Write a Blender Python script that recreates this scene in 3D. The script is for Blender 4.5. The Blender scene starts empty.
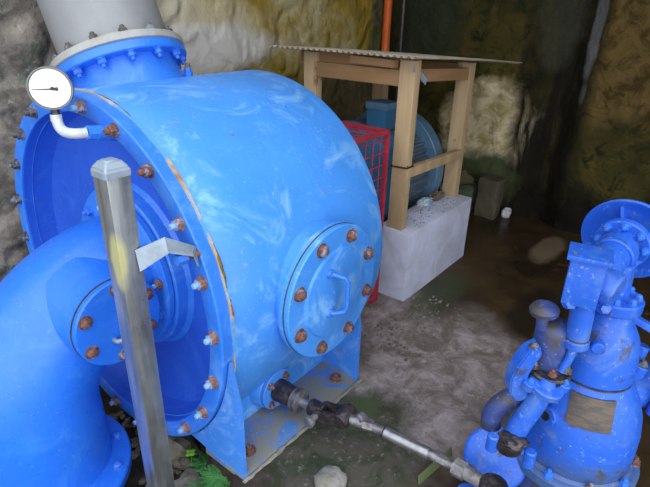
import bpy, bmesh, math, random
from mathutils import Vector, Matrix, noise
random.seed(7)
PI = math.pi
scene = bpy.context.scene
C = scene.collection
V = Vector

# ------------------------------------------------------------------ materials
class NT:
    def __init__(s, name):
        m = bpy.data.materials.new(name); m.use_nodes = True
        s.m = m; s.t = m.node_tree; s.b = s.t.nodes['Principled BSDF']
        s.co = s.t.nodes.new('ShaderNodeTexCoord')
    def n(s, t, **k):
        x = s.t.nodes.new(t)
        for a, b in k.items(): setattr(x, a, b)
        return x
    def l(s, a, b): s.t.links.new(a, b)
    def noise(s, scale, detail=4, rough=.55, dist=0, stretch=None, w=None, off=None):
        x = s.n('ShaderNodeTexNoise')
        x.inputs['Scale'].default_value = scale; x.inputs['Detail'].default_value = detail
        x.inputs['Roughness'].default_value = rough; x.inputs['Distortion'].default_value = dist
        src = s.co.outputs['Object']
        if stretch or off:
            mp = s.n('ShaderNodeMapping')
            if stretch: mp.inputs['Scale'].default_value = stretch
            if off: mp.inputs['Location'].default_value = off
            s.l(src, mp.inputs[0]); src = mp.outputs[0]
        if w is not None:
            x.noise_dimensions = '4D'; s.l(w, x.inputs['W'])
        s.l(src, x.inputs['Vector'])
        return x.outputs['Fac']
    def ramp(s, fac, a, b, lo=0., hi=1.):
        x = s.n('ShaderNodeMapRange'); x.inputs['From Min'].default_value = a; x.inputs['From Max'].default_value = b
        x.inputs['To Min'].default_value = lo; x.inputs['To Max'].default_value = hi
        s.l(fac, x.inputs['Value']); return x.outputs[0]
    def mix(s, fac, a, b):
        x = s.n('ShaderNodeMix', data_type='RGBA')
        if isinstance(fac, (int, float)): x.inputs[0].default_value = fac
        else: s.l(fac, x.inputs[0])
        for i, c in ((6, a), (7, b)):
            if isinstance(c, tuple): x.inputs[i].default_value = (*c, 1)
            else: s.l(c, x.inputs[i])
        return x.outputs[2]
    def math(s, op, a, b=None):
        x = s.n('ShaderNodeMath', operation=op)
        for i, c in enumerate((a, b)):
            if c is None: continue
            if isinstance(c, (int, float)): x.inputs[i].default_value = c
            else: s.l(c, x.inputs[i])
        return x.outputs[0]
    def xyz(s):
        x = s.n('ShaderNodeSeparateXYZ'); s.l(s.co.outputs['Object'], x.inputs[0]); return x.outputs
    def blob(s, c, r, amp=.5, sc=3.):
        """soft-edged patch round a point, edge broken up by noise: 1 inside"""
        mp = s.n('ShaderNodeVectorMath', operation='SUBTRACT'); s.l(s.co.outputs['Object'], mp.inputs[0]); mp.inputs[1].default_value = c
        dv = s.n('ShaderNodeVectorMath', operation='DIVIDE'); s.l(mp.outputs[0], dv.inputs[0]); dv.inputs[1].default_value = r
        ln = s.n('ShaderNodeVectorMath', operation='LENGTH'); s.l(dv.outputs[0], ln.inputs[0])
        nz = s.noise(sc, 5, .6)
        d = s.math('ADD', ln.outputs['Value'], s.math('MULTIPLY', s.math('SUBTRACT', nz, .5), amp * 2))
        return s.ramp(d, 1.15, .75)
    def bump(s, h, strength, dist=.01):
        x = s.n('ShaderNodeBump'); x.inputs['Strength'].default_value = strength; x.inputs['Distance'].default_value = dist
        s.l(h, x.inputs['Height']); s.l(x.outputs[0], s.b.inputs['Normal'])
    def out(s, col=None, rough=None, metal=None, spec=None):
        for k, v in (('Base Color', col), ('Roughness', rough), ('Metallic', metal), ('Specular IOR Level', spec)):
            if v is None: continue
            if isinstance(v, tuple): s.b.inputs[k].default_value = (*v, 1)
            elif isinstance(v, (int, float)): s.b.inputs[k].default_value = v
            else: s.l(v, s.b.inputs[k])
        return s.m

def paint(name, base=(.03, .17, .80), worn=(.12, .34, .80), dirt=(.16, .16, .17), wear=.5, dirtamt=.66, rough=.33, green=False, bumpy=.35):
    k = NT(name)
    big = k.noise(2.6, 5, .6); fine = k.noise(23, 6, .65); spk = k.noise(85, 3, .6)
    c = k.mix(k.ramp(big, .38, .66), base, tuple(v * .86 for v in base))
    c = k.mix(k.math('MULTIPLY', k.ramp(k.noise(5.5, 7, .68, 1.2), .52, .68), wear), c, worn)
    c = k.mix(k.math('MULTIPLY', k.ramp(spk, .62, .70), wear * .45), c, (.35, .52, .82))
    c = k.mix(k.ramp(k.noise(9, 8, .72, .8, off=(3, 7, 1)), dirtamt, dirtamt + .07), c, dirt)
    c = k.mix(k.ramp(k.noise(14, 6, .7, .5, off=(9, 2, 4)), max(.68, dirtamt + .06), max(.73, dirtamt + .11)), c, (.20, .075, .035))
    if green:
        z = k.xyz()[2]
        c = k.mix(k.math('MULTIPLY', k.ramp(k.math('ADD', z, k.math('MULTIPLY', k.math('SUBTRACT', big, .5), .25)), .27, .20), .6), c, (.075, .105, .06))
    k.bump(k.math('ADD', k.math('MULTIPLY', fine, .5), k.noise(7, 3)), bumpy, .006)
    return k.out(c, k.ramp(fine, .3, .75, rough - .06, rough + .22), 0, .5)

def simple(name, a, b, scale=8, lo=.4, hi=.65, rough=.7, metal=0, bumpy=.3, bd=.005, detail=6, stretch=None, r2=None, dist=0):
    k = NT(name)
    f = k.noise(scale, detail, .62, dist, stretch)
    c = k.mix(k.ramp(f, lo, hi), a, b)
    k.bump(k.noise(scale * 3, 5, .6, 0, stretch), bumpy, bd)
    return k.out(c, k.ramp(f, lo, hi, rough, rough if r2 is None else r2), metal)

def bolt_mat(name, tint, paintc, cover):
    k = NT(name)
    oi = k.n('ShaderNodeObjectInfo'); w = k.math('MULTIPLY', oi.outputs['Random'], 40)
    f = k.noise(38, 5, .6, 0, w=w)
    c = k.mix(k.ramp(k.noise(90, 4, .6, w=w), .4, .62), tint, tuple(v * .45 for v in tint))
    c = k.mix(k.ramp(f, cover - .04, cover + .05), c, paintc)
    if name == 'half_painted_bolt': c = k.mix(k.ramp(k.xyz()[2], .0205, .0225), c, (.20, .38, .68))
    k.bump(k.noise(90, 3), .3, .0012)
    return k.out(c, .62, 0)

M = {}
M['blue'] = paint('turbine_blue_paint', (.03, .20, .82))
M['shell'] = paint('drum_blue_paint', (.06, .29, .84), (.23, .50, .86), (.22, .25, .28), .75, .64, .33)
M['frame'] = paint('frame_blue_paint', (.05, .24, .78), (.24, .42, .72), (.16, .17, .16), .6, .60, .45)
M['dirtyplate'] = paint('dirty_plate_paint', (.07, .20, .52), (.17, .20, .23), (.21, .21, .19), 1., .44, .55)
M['bluepipe'] = paint('elbow_blue_paint', (.02, .17, .80), (.06, .28, .82), (.14, .15, .2), .35, .70, .28)
M['bluedeep'] = paint('cover_blue_paint', (.02, .11, .66), (.05, .2, .68), (.12, .13, .2), .35, .70, .4)
M['act'] = paint('valve_blue_paint', (.018, .12, .66), (.09, .20, .52), (.05, .06, .10), .85, .57, .40)
M['actbase'] = paint('valve_base_paint', (.018, .12, .66), (.09, .19, .48), (.07, .065, .07), .85, .565, .42, green=True)
M['actold'] = paint('worn_valve_paint', (.035, .06, .22), (.10, .14, .34), (.055, .05, .055), .8, .50, .45)
M['rustbolt'] = bolt_mat('rusty_bolt', (.19, .085, .065), (.26, .25, .33), .57)
M['mixbolt'] = bolt_mat('half_painted_bolt', (.27, .15, .13), (.27, .33, .50), .58)
M['bluebolt'] = bolt_mat('painted_bolt', (.2, .13, .12), (.03, .17, .72), .36)
M['greybolt'] = bolt_mat('grey_bolt', (.10, .09, .09), (.17, .20, .25), .54)
M['rust'] = simple('rust', (.30, .10, .035), (.10, .045, .03), 30, .35, .65, .8)
M['seam'] = None
k = NT('cracked_filler_seam'); f = k.noise(11, 6, .7); g = k.noise(4.2, 4, .6, off=(5, 1, 2))
c = k.mix(k.ramp(f, .42, .55), (.36, .40, .42), (.42, .30, .16)); c = k.mix(k.ramp(g, .52, .60), c, (.28, .10, .035)); c = k.mix(k.ramp(g, .44, .40), c, (.09, .30, .62))
k.bump(f, .8, .01); M['seam'] = k.out(c, .8)
M['gash'] = simple('mossy_gash', (.07, .09, .03), (.22, .12, .05), 40, .4, .6, .9)
M['greypipe'] = simple('grey_pipe_paint', (.24, .25, .265), (.18, .185, .195), 3.5, .4, .7, .42, 0, .15, .004)
M['greyflange'] = simple('grey_flange_paint', (.36, .37, .37), (.26, .24, .19), 7, .45, .75, .55, 0, .3)
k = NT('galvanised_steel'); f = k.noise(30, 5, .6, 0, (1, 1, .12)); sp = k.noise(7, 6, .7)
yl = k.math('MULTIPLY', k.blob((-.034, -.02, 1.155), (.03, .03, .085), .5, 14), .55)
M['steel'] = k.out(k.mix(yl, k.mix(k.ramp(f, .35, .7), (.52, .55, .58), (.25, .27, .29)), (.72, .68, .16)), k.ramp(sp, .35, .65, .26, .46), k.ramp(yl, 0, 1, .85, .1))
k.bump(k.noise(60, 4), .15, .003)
M['weldsteel'] = simple('bracket_steel', (.30, .37, .46), (.19, .23, .28), 12, .4, .7, .5, .25, .3)
M['socket'] = simple('worn_socket_steel', (.30, .30, .31), (.13, .12, .13), 22, .4, .65, .5, .4, .5)
M['white'] = simple('white_pipe', (.50, .54, .57), (.34, .38, .42), 22, .45, .75, .5, 0, .4)
M['dial'] = simple('dial_white', (.86, .84, .85), (.82, .80, .82), 3, rough=.35, bumpy=0)
M['bezel'] = simple('bezel_steel', (.17, .18, .19), (.11, .115, .12), 12, rough=.35, metal=.5, bumpy=.1)
M['black'] = simple('black_plastic', (.015, .015, .017), (.03, .03, .03), 10, rough=.5)
M['pink'] = simple('faded_red_print', (.7, .42, .45), (.7, .45, .47), 5, rough=.4, bumpy=0)
M['greasy'] = simple('greasy_dark_steel', (.035, .03, .034), (.12, .10, .10), 35, .45, .7, .28, .5, .8, .004, r2=.5)
M['chrome'] = simple('bright_rod_steel', (.36, .36, .39), (.2, .2, .22), 25, .45, .7, .33, .8, .15, .003)
M['dullrod'] = simple('dull_rod_steel', (.26, .26, .29), (.12, .10, .10), 25, .42, .66, .4, .6, .6, .004)
M['plinth'] = simple('plinth_concrete', (.55, .585, .78), (.40, .41, .50), 5, .4, .68, .85, 0, .5, .01, dist=.5)
k = NT('pine_timber'); g1 = k.noise(9, 5, .6, 1.0, (1, 1, .12)); g2 = k.noise(3, 3)
c = k.mix(k.ramp(g1, .3, .7), (.50, .37, .22), (.33, .22, .12)); c = k.mix(k.ramp(k.noise(6, 4, .6, .4), .66, .73), c, (.17, .08, .03))
k.bump(g1, .2, .003); M['wood'] = k.out(c, .7)
k = NT('pine_timber_across'); g1 = k.noise(9, 5, .6, 1.0, (.12, .12, 1)); c = k.mix(k.ramp(g1, .3, .7), (.34, .20, .095), (.21, .115, .05))
k.bump(g1, .2, .003); M['woodh'] = k.out(c, .7)
M['roof'] = simple('roof_sheet', (.62, .58, .48), (.40, .36, .28), 9, .4, .7, .6, .3, .1, .003)
M['gen'] = simple('generator_blue_grey', (.085, .125, .17), (.05, .07, .095), 7, .4, .7, .5, 0, .2)
M['genring'] = simple('generator_ring_blue', (.09, .19, .31), (.06, .12, .2), 7, .4, .7, .4, 0, .2)
M['genbox'] = simple('terminal_box_blue', (.03, .13, .26), (.022, .08, .17), 7, .4, .7, .4, 0, .2)
M['red'] = simple('red_guard_paint', (.40, .025, .05), (.25, .02, .035), 12, .4, .7, .5, 0, .2)
M['orange'] = simple('orange_pipe_paint', (.72, .13, .015), (.5, .09, .012), 5, .4, .7, .5, 0, .1)
M['gasket'] = simple('dark_gasket', (.03, .028, .03), (.08, .06, .05), 30, .4, .6, .8)
M['grime'] = simple('blue_grime', (.05, .12, .30), (.12, .08, .06), 20, .4, .6, .7)
M['plate'] = simple('tarnished_brass_plate', (.11, .085, .065), (.05, .05, .06), 18, .4, .65, .42, .4, .4, .003, stretch=(1, 1, 3))
M['cloth'] = simple('blue_white_cloth', (.55, .62, .68), (.16, .33, .5), 14, .45, .6, .9)
M['rag'] = simple('brown_rag', (.17, .13, .10), (.09, .065, .05), 16, .4, .65, .95)
M['stone'] = simple('grey_stone', (.22, .20, .18), (.10, .095, .07), 14, .4, .62, .9, 0, .7, .01)
M['lump'] = simple('grey_lump', (.27, .26, .25), (.16, .155, .13), 14, .4, .62, .9, 0, .6, .01)
M['mossblock'] = simple('mossy_block', (.07, .11, .055), (.20, .20, .15), 6, .4, .7, .9, 0, .8, .02)
M['paleblock'] = simple('pale_block', (.27, .25, .19), (.13, .12, .08), 4.5, .42, .66, .9, 0, .8, .02)
M['leaf'] = simple('fern_green', (.045, .22, .045), (.10, .36, .09), 20, .4, .7, .6)
M['leafy'] = simple('seedling_green', (.16, .48, .03), (.12, .4, .03), 20, .4, .7, .6)
M['mossangle'] = simple('mossy_angle_iron', (.09, .15, .04), (.16, .14, .09), 14, .4, .65, .8)
M['whitelitter'] = simple('white_plastic_litter', (.62, .62, .64), (.5, .5, .52), 10)
M['brass'] = simple('tarnished_nipple', (.3, .2, .1), (.13, .09, .06), 40, .4, .6, .6)
M['foil'] = simple('yellow_tape', (.75, .74, .2), (.65, .68, .35), 12, rough=.4)

# plaster of the left wall
k = NT('swirled_plaster'); x, y, z = k.xyz()
sw = k.n('ShaderNodeTexWave', wave_type='RINGS'); sw.inputs['Scale'].default_value = 2.2; sw.inputs['Distortion'].default_value = 14
sw.inputs['Detail'].default_value = 2.5; sw.inputs['Detail Scale'].default_value = 1.4; k.l(k.co.outputs['Object'], sw.inputs['Vector'])
big = k.noise(1.7, 5, .6)
c = k.mix(k.ramp(big, .40, .56), (.56, .50, .31), (.33, .23, .03))
c = k.mix(k.ramp(sw.outputs['Fac'], .1, .9, 0, .35), c, (.20, .15, .06))
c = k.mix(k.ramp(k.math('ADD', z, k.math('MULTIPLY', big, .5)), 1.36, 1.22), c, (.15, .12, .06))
c = k.mix(k.ramp(k.math('ADD', x, k.math('MULTIPLY', big, .8)), 2.9, 2.3), c, (.58, .53, .40))      # damp lower course
c = k.mix(k.blob((1.95, 2.5, 1.25), (.75, .6, .13), .35), c, (.60, .58, .55))                                   # whitewashed smear
rock = k.mix(k.ramp(k.noise(5, 8, .7, .6), .4, .62), (.28, .25, .22), (.10, .09, .08))
rock = k.mix(k.ramp(k.noise(8, 7, .7, off=(4, 4, 4)), .55, .65), rock, (.06, .12, .085))
rock = k.mix(k.ramp(k.noise(12, 7, .7, off=(1, 8, 4)), .60, .68), rock, (.42, .36, .30))
rock = k.mix(k.math('MULTIPLY', k.blob((1.36, 2.5, 1.30), (.20, .6, .5), .4, 4), .85), rock, (.05, .03, .016))
c = k.mix(k.ramp(k.math('ADD', x, k.math('MULTIPLY', k.noise(4, 5), .3)), 1.95, 1.75), c, rock)
edge = k.mix(k.ramp(k.noise(6, 6, .7), .4, .6), (.07, .08, .03), (.12, .11, .07))
c = k.mix(k.ramp(k.math('ADD', x, k.math('MULTIPLY', k.noise(5, 5), .12)), 3.72, 3.8), c, edge)
k.bump(k.math('ADD', sw.outputs['Fac'], k.noise(9, 7, .7)), .7, .025); M['wall_left'] = k.out(c, .9, 0, .15)

# mossy wet back wall
k = NT('mossy_back_wall'); x, y, z = k.xyz(); n1 = k.noise(3.2, 8, .68, .5); n2 = k.noise(8, 8, .7, .8, off=(2, 5, 1))
st = k.noise(3.2, 6, .65, .6, (1, 1.6, .28))
c = k.mix(k.ramp(n1, .40, .62), (.034, .032, .010), (.085, .067, .016))
c = k.mix(k.ramp(n2, .52, .62), c, (.018, .024, .010))
c = k.mix(k.blob((3.9, 2.15, 1.6), (.5, .35, .6), .5), c, (.032, .040, .022))
c = k.mix(k.blob((3.9, 1.50, .66), (.5, .38, .36), .45, 5), c, k.mix(k.ramp(n2, .42, .6), (.80, .69, .46), (.42, .34, .16)))
c = k.mix(k.blob((3.9, 1.48, .22), (.5, .36, .24), .5, 5), c, (.075, .10, .05))
tan = k.mix(k.ramp(n2, .44, .58), (.155, .105, .036), (.065, .043, .012))
c = k.mix(k.math('MULTIPLY', k.ramp(k.math('ADD', y, k.math('MULTIPLY', n1, .3)), 1.02, .92), k.ramp(k.math('ADD', z, k.math('MULTIPLY', n1, .5)), .98, 1.15)), c, tan)
c = k.mix(k.math('MULTIPLY', k.ramp(st, .70, .48), k.blob((3.9, 1.06, 1.0), (.6, .27, 1.7), .3, 3)), c, (.014, .012, .008))   # wet run
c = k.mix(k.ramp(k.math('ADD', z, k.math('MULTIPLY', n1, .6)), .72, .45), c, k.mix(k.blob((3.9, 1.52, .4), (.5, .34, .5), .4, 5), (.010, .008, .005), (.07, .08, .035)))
c = k.mix(k.math('MULTIPLY', k.blob((3.9, .86, 1.5), (.6, .040, .50), .4, 9), .6), c, (.28, .30, .32))  # pale streak of lime
c = k.mix(k.math('MULTIPLY', k.blob((3.9, 1.12, 1.45), (.6, .16, .36), .6, 6), .4), c, (.08, .085, .06))
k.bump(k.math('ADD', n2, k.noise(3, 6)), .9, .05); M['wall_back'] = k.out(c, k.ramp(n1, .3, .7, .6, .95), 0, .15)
M['wall_dark'] = simple('dark_masonry', (.10, .085, .055), (.05, .045, .03), 3, .4, .65, .9, 0, .7, .03)
M['ceil'] = simple('dark_ceiling', (.12, .105, .08), (.08, .07, .055), 3, rough=.9)
M['daylight'] = simple('pale_ceiling', (.5, .5, .48), (.45, .45, .43), 3, rough=.9)

# floor: pale dry concrete near the drum, wet brown silt further off, moss at the foot of the frame
k = NT('wet_floor'); x, y, z = k.xyz(); n1 = k.noise(2.2, 8, .65, .4); n2 = k.noise(9, 8, .7, .5); n3 = k.noise(38, 6, .7)
wet = k.mix(k.ramp(n1, .40, .62), (.024, .017, .010), (.060, .036, .016))
wet = k.mix(k.ramp(n2, .58, .66), wet, (.085, .052, .022))
dry = k.mix(k.ramp(n2, .38, .62), (.37, .325, .335), (.17, .14, .13))
dry = k.mix(k.ramp(n3, .62, .68), dry, (.07, .06, .05))
dry = k.mix(k.ramp(k.noise(4.5, 9, .75, .3, off=(7, 1, 0)), .50, .60), dry, (.15, .12, .11))
dry = k.mix(k.ramp(k.noise(19, 8, .75, .3, off=(2, 9, 0)), .60, .68), dry, (.46, .42, .41))
dryM = k.math('MAXIMUM', k.blob((1.72, .78, 0), (.62, .40, 1), .32, 3.2), k.blob((1.95, 1.12, 0), (.42, .22, 1), .3, 4))
c = k.mix(dryM, wet, dry)
dm = k.mix(k.ramp(n2, .45, .58), (.075, .068, .055), (.035, .045, .022)); dm = k.mix(k.ramp(n3, .58, .66), dm, (.16, .15, .13))
c = k.mix(k.blob((1.14, .80, 0), (.38, .27, 1), .5, 6), c, dm)
c = k.mix(k.math('MULTIPLY', k.blob((1.34, .87, 0), (.13, .07, 1), .7, 13), .7), c, (.055, .085, .03))
c = k.mix(k.math('MULTIPLY', k.blob((2.40, 1.04, 0), (.36, .12, 1), .5, 7), .7), c, (.04, .055, .02))
c = k.mix(k.blob((3.45, .76, 0), (.26, .09, 1), .45, 6), c, (.17, .13, .085))  # pale patch: light reflected in a puddle, put into the floor colour
c = k.mix(k.blob((2.6, .55, 0), (.3, .14, 1), .5, 6), c, (.02, .014, .008))
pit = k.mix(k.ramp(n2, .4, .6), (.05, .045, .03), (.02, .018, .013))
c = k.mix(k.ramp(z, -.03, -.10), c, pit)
rg = k.mix(k.ramp(n1, .35, .65), (.22, .22, .22), (.55, .55, .55)); rg = k.mix(dryM, rg, (.85, .85, .85))
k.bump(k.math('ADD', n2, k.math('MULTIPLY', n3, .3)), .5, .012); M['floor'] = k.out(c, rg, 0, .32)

# ------------------------------------------------------------------ mesh helpers
def frame(p, ax, up=None):
    z = V(ax).normalized(); u = V(up) if up else (V((0, 0, 1)) if abs(z.z) < .9 else V((1, 0, 0)))
    x = u.cross(z).normalized(); y = z.cross(x)
    m = Matrix((x, y, z)).transposed().to_4x4(); m.translation = V(p); return m

def lathe(bm, prof, p=(0, 0, 0), ax=(0, 0, 1), n=48, closed=False):
    m = frame(p, ax); rings = []
    for r, h in prof:
        if r < 1e-6: rings.append([bm.verts.new(m @ V((0, 0, h)))])
        else: rings.append([bm.verts.new(m @ V((r * math.cos(2 * PI * i / n), r * math.sin(2 * PI * i / n), h))) for i in range(n)])
    q = list(zip(rings, rings[1:]))
    if closed: q.append((rings[-1], rings[0]))
    for a, b in q:
        for i in range(n):
            j = (i + 1) % n
            if len(a) == 1 and len(b) == 1: break
            if len(a) == 1: bm.faces.new((a[0], b[i], b[j]))
            elif len(b) == 1: bm.faces.new((a[i], a[j], b[0]))
            else: bm.faces.new((a[i], a[j], b[j], b[i]))
    return bm

def rod(bm, p0, p1, r, r1=None, n=20, bev=0):
    d = V(p1) - V(p0); L = d.length; r1 = r if r1 is None else r1
    if bev: return lathe(bm, [(0, 0), (r - bev, 0), (r, bev), (r1, L - bev), (r1 - bev, L), (0, L)], p0, d, n)
    return lathe(bm, [(0, 0), (r, 0), (r1, L), (0, L)], p0, d, n)

def sweep(bm, pts, rad, n=16, cap=True):
    pts = [V(p) for p in pts]; N = len(pts)
    R = rad if isinstance(rad, (list, tuple)) else [rad] * N
    t = [(pts[min(i + 1, N - 1)] - pts[max(i - 1, 0)]).normalized() for i in range(N)]
    u = V((0, 0, 1)) if abs(t[0].z) < .9 else V((1, 0, 0))
    x = (u - t[0] * u.dot(t[0])).normalized(); rings = []
    for i in range(N):
        x = (x - t[i] * x.dot(t[i])).normalized(); y = t[i].cross(x)
        rings.append([bm.verts.new(pts[i] + (x * math.cos(2 * PI * k / n) + y * math.sin(2 * PI * k / n)) * R[i]) for k in range(n)])
    for a, b in zip(rings, rings[1:]):
        for i in range(n): bm.faces.new((a[i], a[(i + 1) % n], b[(i + 1) % n], b[i]))
    if cap: bm.faces.new(rings[0][::-1]); bm.faces.new(rings[-1])
    return bm

def arc(c, r, a0, a1, u, v, n=12):
    c, u, v = V(c), V(u), V(v)
    return [c + u * (r * math.cos(a0 + (a1 - a0) * i / n)) + v * (r * math.sin(a0 + (a1 - a0) * i / n)) for i in range(n + 1)]

def box(bm, c, s, rot=None, bev=0.):
    b = bmesh.new(); bmesh.ops.create_cube(b, size=1)
    for v in b.verts: v.co = V((v.co.x * s[0], v.co.y * s[1], v.co.z * s[2]))
    if bev: bmesh.ops.bevel(b, geom=b.edges[:], offset=bev, segments=2, affect='EDGES', profile=.7)
    m = (rot.to_4x4() if rot is not None else Matrix()); m = Matrix.Translation(V(c)) @ m
    b.transform(m); me = bpy.data.meshes.new('t'); b.to_mesh(me); b.free(); bm.from_mesh(me); bpy.data.meshes.remove(me); return bm

def beam(bm, p0, p1, w, h, up=(0, 0, 1), bev=.003):
    """box from p0 to p1, w across, h along up"""
    p0, p1 = V(p0), V(p1); d = p1 - p0; z = d.normalized(); y = (V(up) - z * V(up).dot(z)).normalized(); x = y.cross(z)
    return box(bm, (p0 + p1) / 2, (w, h, d.length), Matrix((x, y, z)).transposed(), bev)

def prism(bm, poly, p, u, v, th, bev=0):
    """poly (a,b) in the plane p + a*u + b*v, thickness th along u x v, centred"""
    b = bmesh.new(); p, u, v = V(p), V(u), V(v); w = u.cross(v).normalized() * th / 2
    A = [b.verts.new(p + u * a + v * c - w) for a, c in poly]; B = [b.verts.new(p + u * a + v * c + w) for a, c in poly]
    b.faces.new(A[::-1]); b.faces.new(B); n = len(A)
    for i in range(n): b.faces.new((A[i], A[(i + 1) % n], B[(i + 1) % n], B[i]))
    if bev: bmesh.ops.bevel(b, geom=b.edges[:], offset=bev, segments=2, affect='EDGES')
    me = bpy.data.meshes.new('t'); b.to_mesh(me); b.free(); bm.from_mesh(me); bpy.data.meshes.remove(me); return bm

def blob(bm, c, s, amp=.25, sub=3, seed=0, sc=2.2):
    b = bmesh.new(); bmesh.ops.create_icosphere(b, subdivisions=sub, radius=1)
    for v in b.verts:
        f = 1 + amp * noise.noise(v.co * sc + V((seed * 7.3, seed, 0))) + amp * .4 * noise.noise(v.co * sc * 3 + V((seed, 3, 1)))
        v.co = V((v.co.x * s[0] * f, v.co.y * s[1] * f, v.co.z * s[2] * f)) + V(c)
    me = bpy.data.meshes.new('t'); b.to_mesh(me); b.free(); bm.from_mesh(me); bpy.data.meshes.remove(me); return bm

def NB(): return bmesh.new()
def world(o):
    m = o.matrix_basis.copy()
    return world(o.parent) @ m if o.parent else m

def obj(name, bm, mat, parent=None, local=False, sharp=38, label=None, at=None):
    """link a bmesh as one object. verts are in world space (or in the parent's frame when local)"""
    bmesh.ops.recalc_face_normals(bm, faces=bm.faces[:])
    for f in bm.faces: f.smooth = True
    for e in bm.edges:
        if len(e.link_faces) == 2 and e.calc_face_angle(0) > math.radians(sharp): e.smooth = False
    if parent is not None and not local: bm.transform(world(parent).inverted())
    if at is not None: bm.transform(Matrix.Translation(-V(at)))
    me = bpy.data.meshes.new(name); bm.to_mesh(me); bm.free(); me.materials.append(M[mat])
    o = bpy.data.objects.new(name, me); C.objects.link(o)
    if parent is not None: o.parent = parent
    if at is not None: o.location = at
    if label: o['label'] = label
    return o

def tag(o, label=None, cat=None, group=None, kind=None):
    if label: o['label'] = label
    if cat: o['category'] = cat
    if group: o['group'] = group
    if kind: o['kind'] = kind
    return o
def thing(name, label, cat, loc=(0, 0, 0), rz=0, group=None):
    o = bpy.data.objects.new(name, None); o.empty_display_size = .05; C.objects.link(o)
    o.location = loc; o.rotation_euler = (0, 0, rz); o.matrix_basis = Matrix.Translation(V(loc)) @ Matrix.Rotation(rz, 4, 'Z')
    return tag(o, label, cat, group)

def nut_mesh(r, h, washer=True, stud=True, dome=False):
    b = NB(); z = 0
    if washer: lathe(b, [(0, 0), (r * 1.22, 0), (r * 1.22, h * .16), (0, h * .16)], n=20); z = h * .16
    lathe(b, [(0, z), (r, z), (r, h * .86), (r * .86, h), (0, h)], n=6)
    if stud: lathe(b, [(0, h), (r * .52, h), (r * .52, h * 1.5), (r * .42, h * 1.62), (0, h * 1.66)], n=14)
    if dome: lathe(b, [(r * .8, h), (r * .6, h * 1.25), (0, h * 1.4)], n=14)
    bmesh.ops.recalc_face_normals(b, faces=b.faces[:])
    for f in b.faces: f.smooth = True
    for e in b.edges:
        if len(e.link_faces) == 2 and e.calc_face_angle(0) > math.radians(35): e.smooth = False
    me = bpy.data.meshes.new('bolt'); b.to_mesh(me); b.free(); return me
NUTS = {}
def bolt(parent, p, ax, r=.018, h=.02, mat='rustbolt', name='bolt', local=False, **kw):
    key = (r, h, mat, tuple(sorted(kw.items())))
    if key not in NUTS: me = nut_mesh(r, h, **kw); me.materials.append(M[mat]); NUTS[key] = me
    o = bpy.data.objects.new(name, NUTS[key]); C.objects.link(o); o.parent = parent
    m = frame(p, ax) @ Matrix.Rotation(random.uniform(0, PI), 4, 'Z')
    if not local: m = world(parent).inverted() @ m
    o.matrix_basis = m
    return o

# ------------------------------------------------------------------ setting
def height(x, y):
    h = .012 * noise.noise(V((x * 2.2, y * 2.2, 0))) + .004 * noise.noise(V((x * 11, y * 11, 2)))
    if x < .80: t = (y - (.99 + .03 * noise.noise(V((x * 5, 1, 0))))) / .14
    else: t = (y - 1.165) / .03
    t = max(0, min(1, t)); t *= max(0, min(1, (1.72 - x) / .05)) * max(0, min(1, (2.42 - y) / .03))
    d = -.30 + .04 * noise.noise(V((x * 6, y * 6, 4)))
    return h * (1 - t) * min(1, max(.15, abs(x - 2.55) / .5)) - .012 * (1 - t) * 0 + d * t
b = NB(); nx, ny = 150, 130
xs = [-3.0 + 7.0 * i / nx for i in range(nx + 1)]; ys = [-2.2 + 4.7 * j / ny for j in range(ny + 1)]
g = [[b.verts.new((x, y, height(x, y))) for y in ys] for x in xs]
for i in range(nx):
    for j in range(ny): b.faces.new((g[i][j], g[i + 1][j], g[i + 1][j + 1], g[i][j + 1]))
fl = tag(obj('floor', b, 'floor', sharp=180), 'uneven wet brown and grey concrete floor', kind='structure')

def wallgrid(axis, pos, a0, a1, z0, z1, na, nz, disp):
    b = NB(); G = []
    for i in range(na + 1):
        row = []
        for j in range(nz + 1):
            a = a0 + (a1 - a0) * i / na; z = z0 + (z1 - z0) * j / nz; d = disp(a, z)
            row.append(b.verts.new((a, pos + d, z) if axis == 'y' else (pos + d, a, z)))
        G.append(row)
    for i in range(na):
        for j in range(nz): b.faces.new((G[i][j], G[i + 1][j], G[i + 1][j + 1], G[i][j + 1]))
    return b
def dl(x, z):
    r = max(0, min(1, (1.85 - x) / .3))
    cell = noise.noise(V((x * 3.2, z * 6, 0)))
    return -.01 * noise.noise(V((x * 3, z * 3, 1))) - r * (.05 * abs(cell) + .03 * noise.noise(V((x * 9, z * 9, 3)))) - (.015 if z > 1.12 and x > 1.8 else 0)
tag(obj('wall_left', wallgrid('y', 2.5, -.6, 4.05, -.35, 2.8, 150, 90, dl), 'wall_left', sharp=180), 'swirled cream plaster wall turning to rough rock at the left', kind='structure')
def db(y, z):
    f = .03 * noise.noise(V((y * 2.2, z * 1.6, 5))) + .03 * noise.noise(V((y * 6, z * 5, 2))) + .015 * noise.noise(V((y * 15, z * 13, 2)))
    led = -.07 if (z < 1.0 + .015 * noise.noise(V((y * 7, 0, 0))) and y > 1.13) else 0
    lump = -.12 * max(0, min(1, (.98 - y + .08 * noise.noise(V((0, z * 3, 0)))) / .15))
    return -abs(f) + led + lump
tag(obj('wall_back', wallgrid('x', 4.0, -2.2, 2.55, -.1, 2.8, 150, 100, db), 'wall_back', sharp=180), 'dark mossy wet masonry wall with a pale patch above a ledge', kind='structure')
b = NB(); box(b, (3.1, -2.25, 1.3), (2.0, .1, 2.9)); tag(obj('wall_right', b, 'wall_dark'), 'dark masonry wall', kind='structure')
b = NB(); box(b, (2.75, .1, 2.72), (2.7, 4.9, .1)); tag(obj('ceiling', b, 'ceil'), 'dark ceiling slab', kind='structure')

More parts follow.
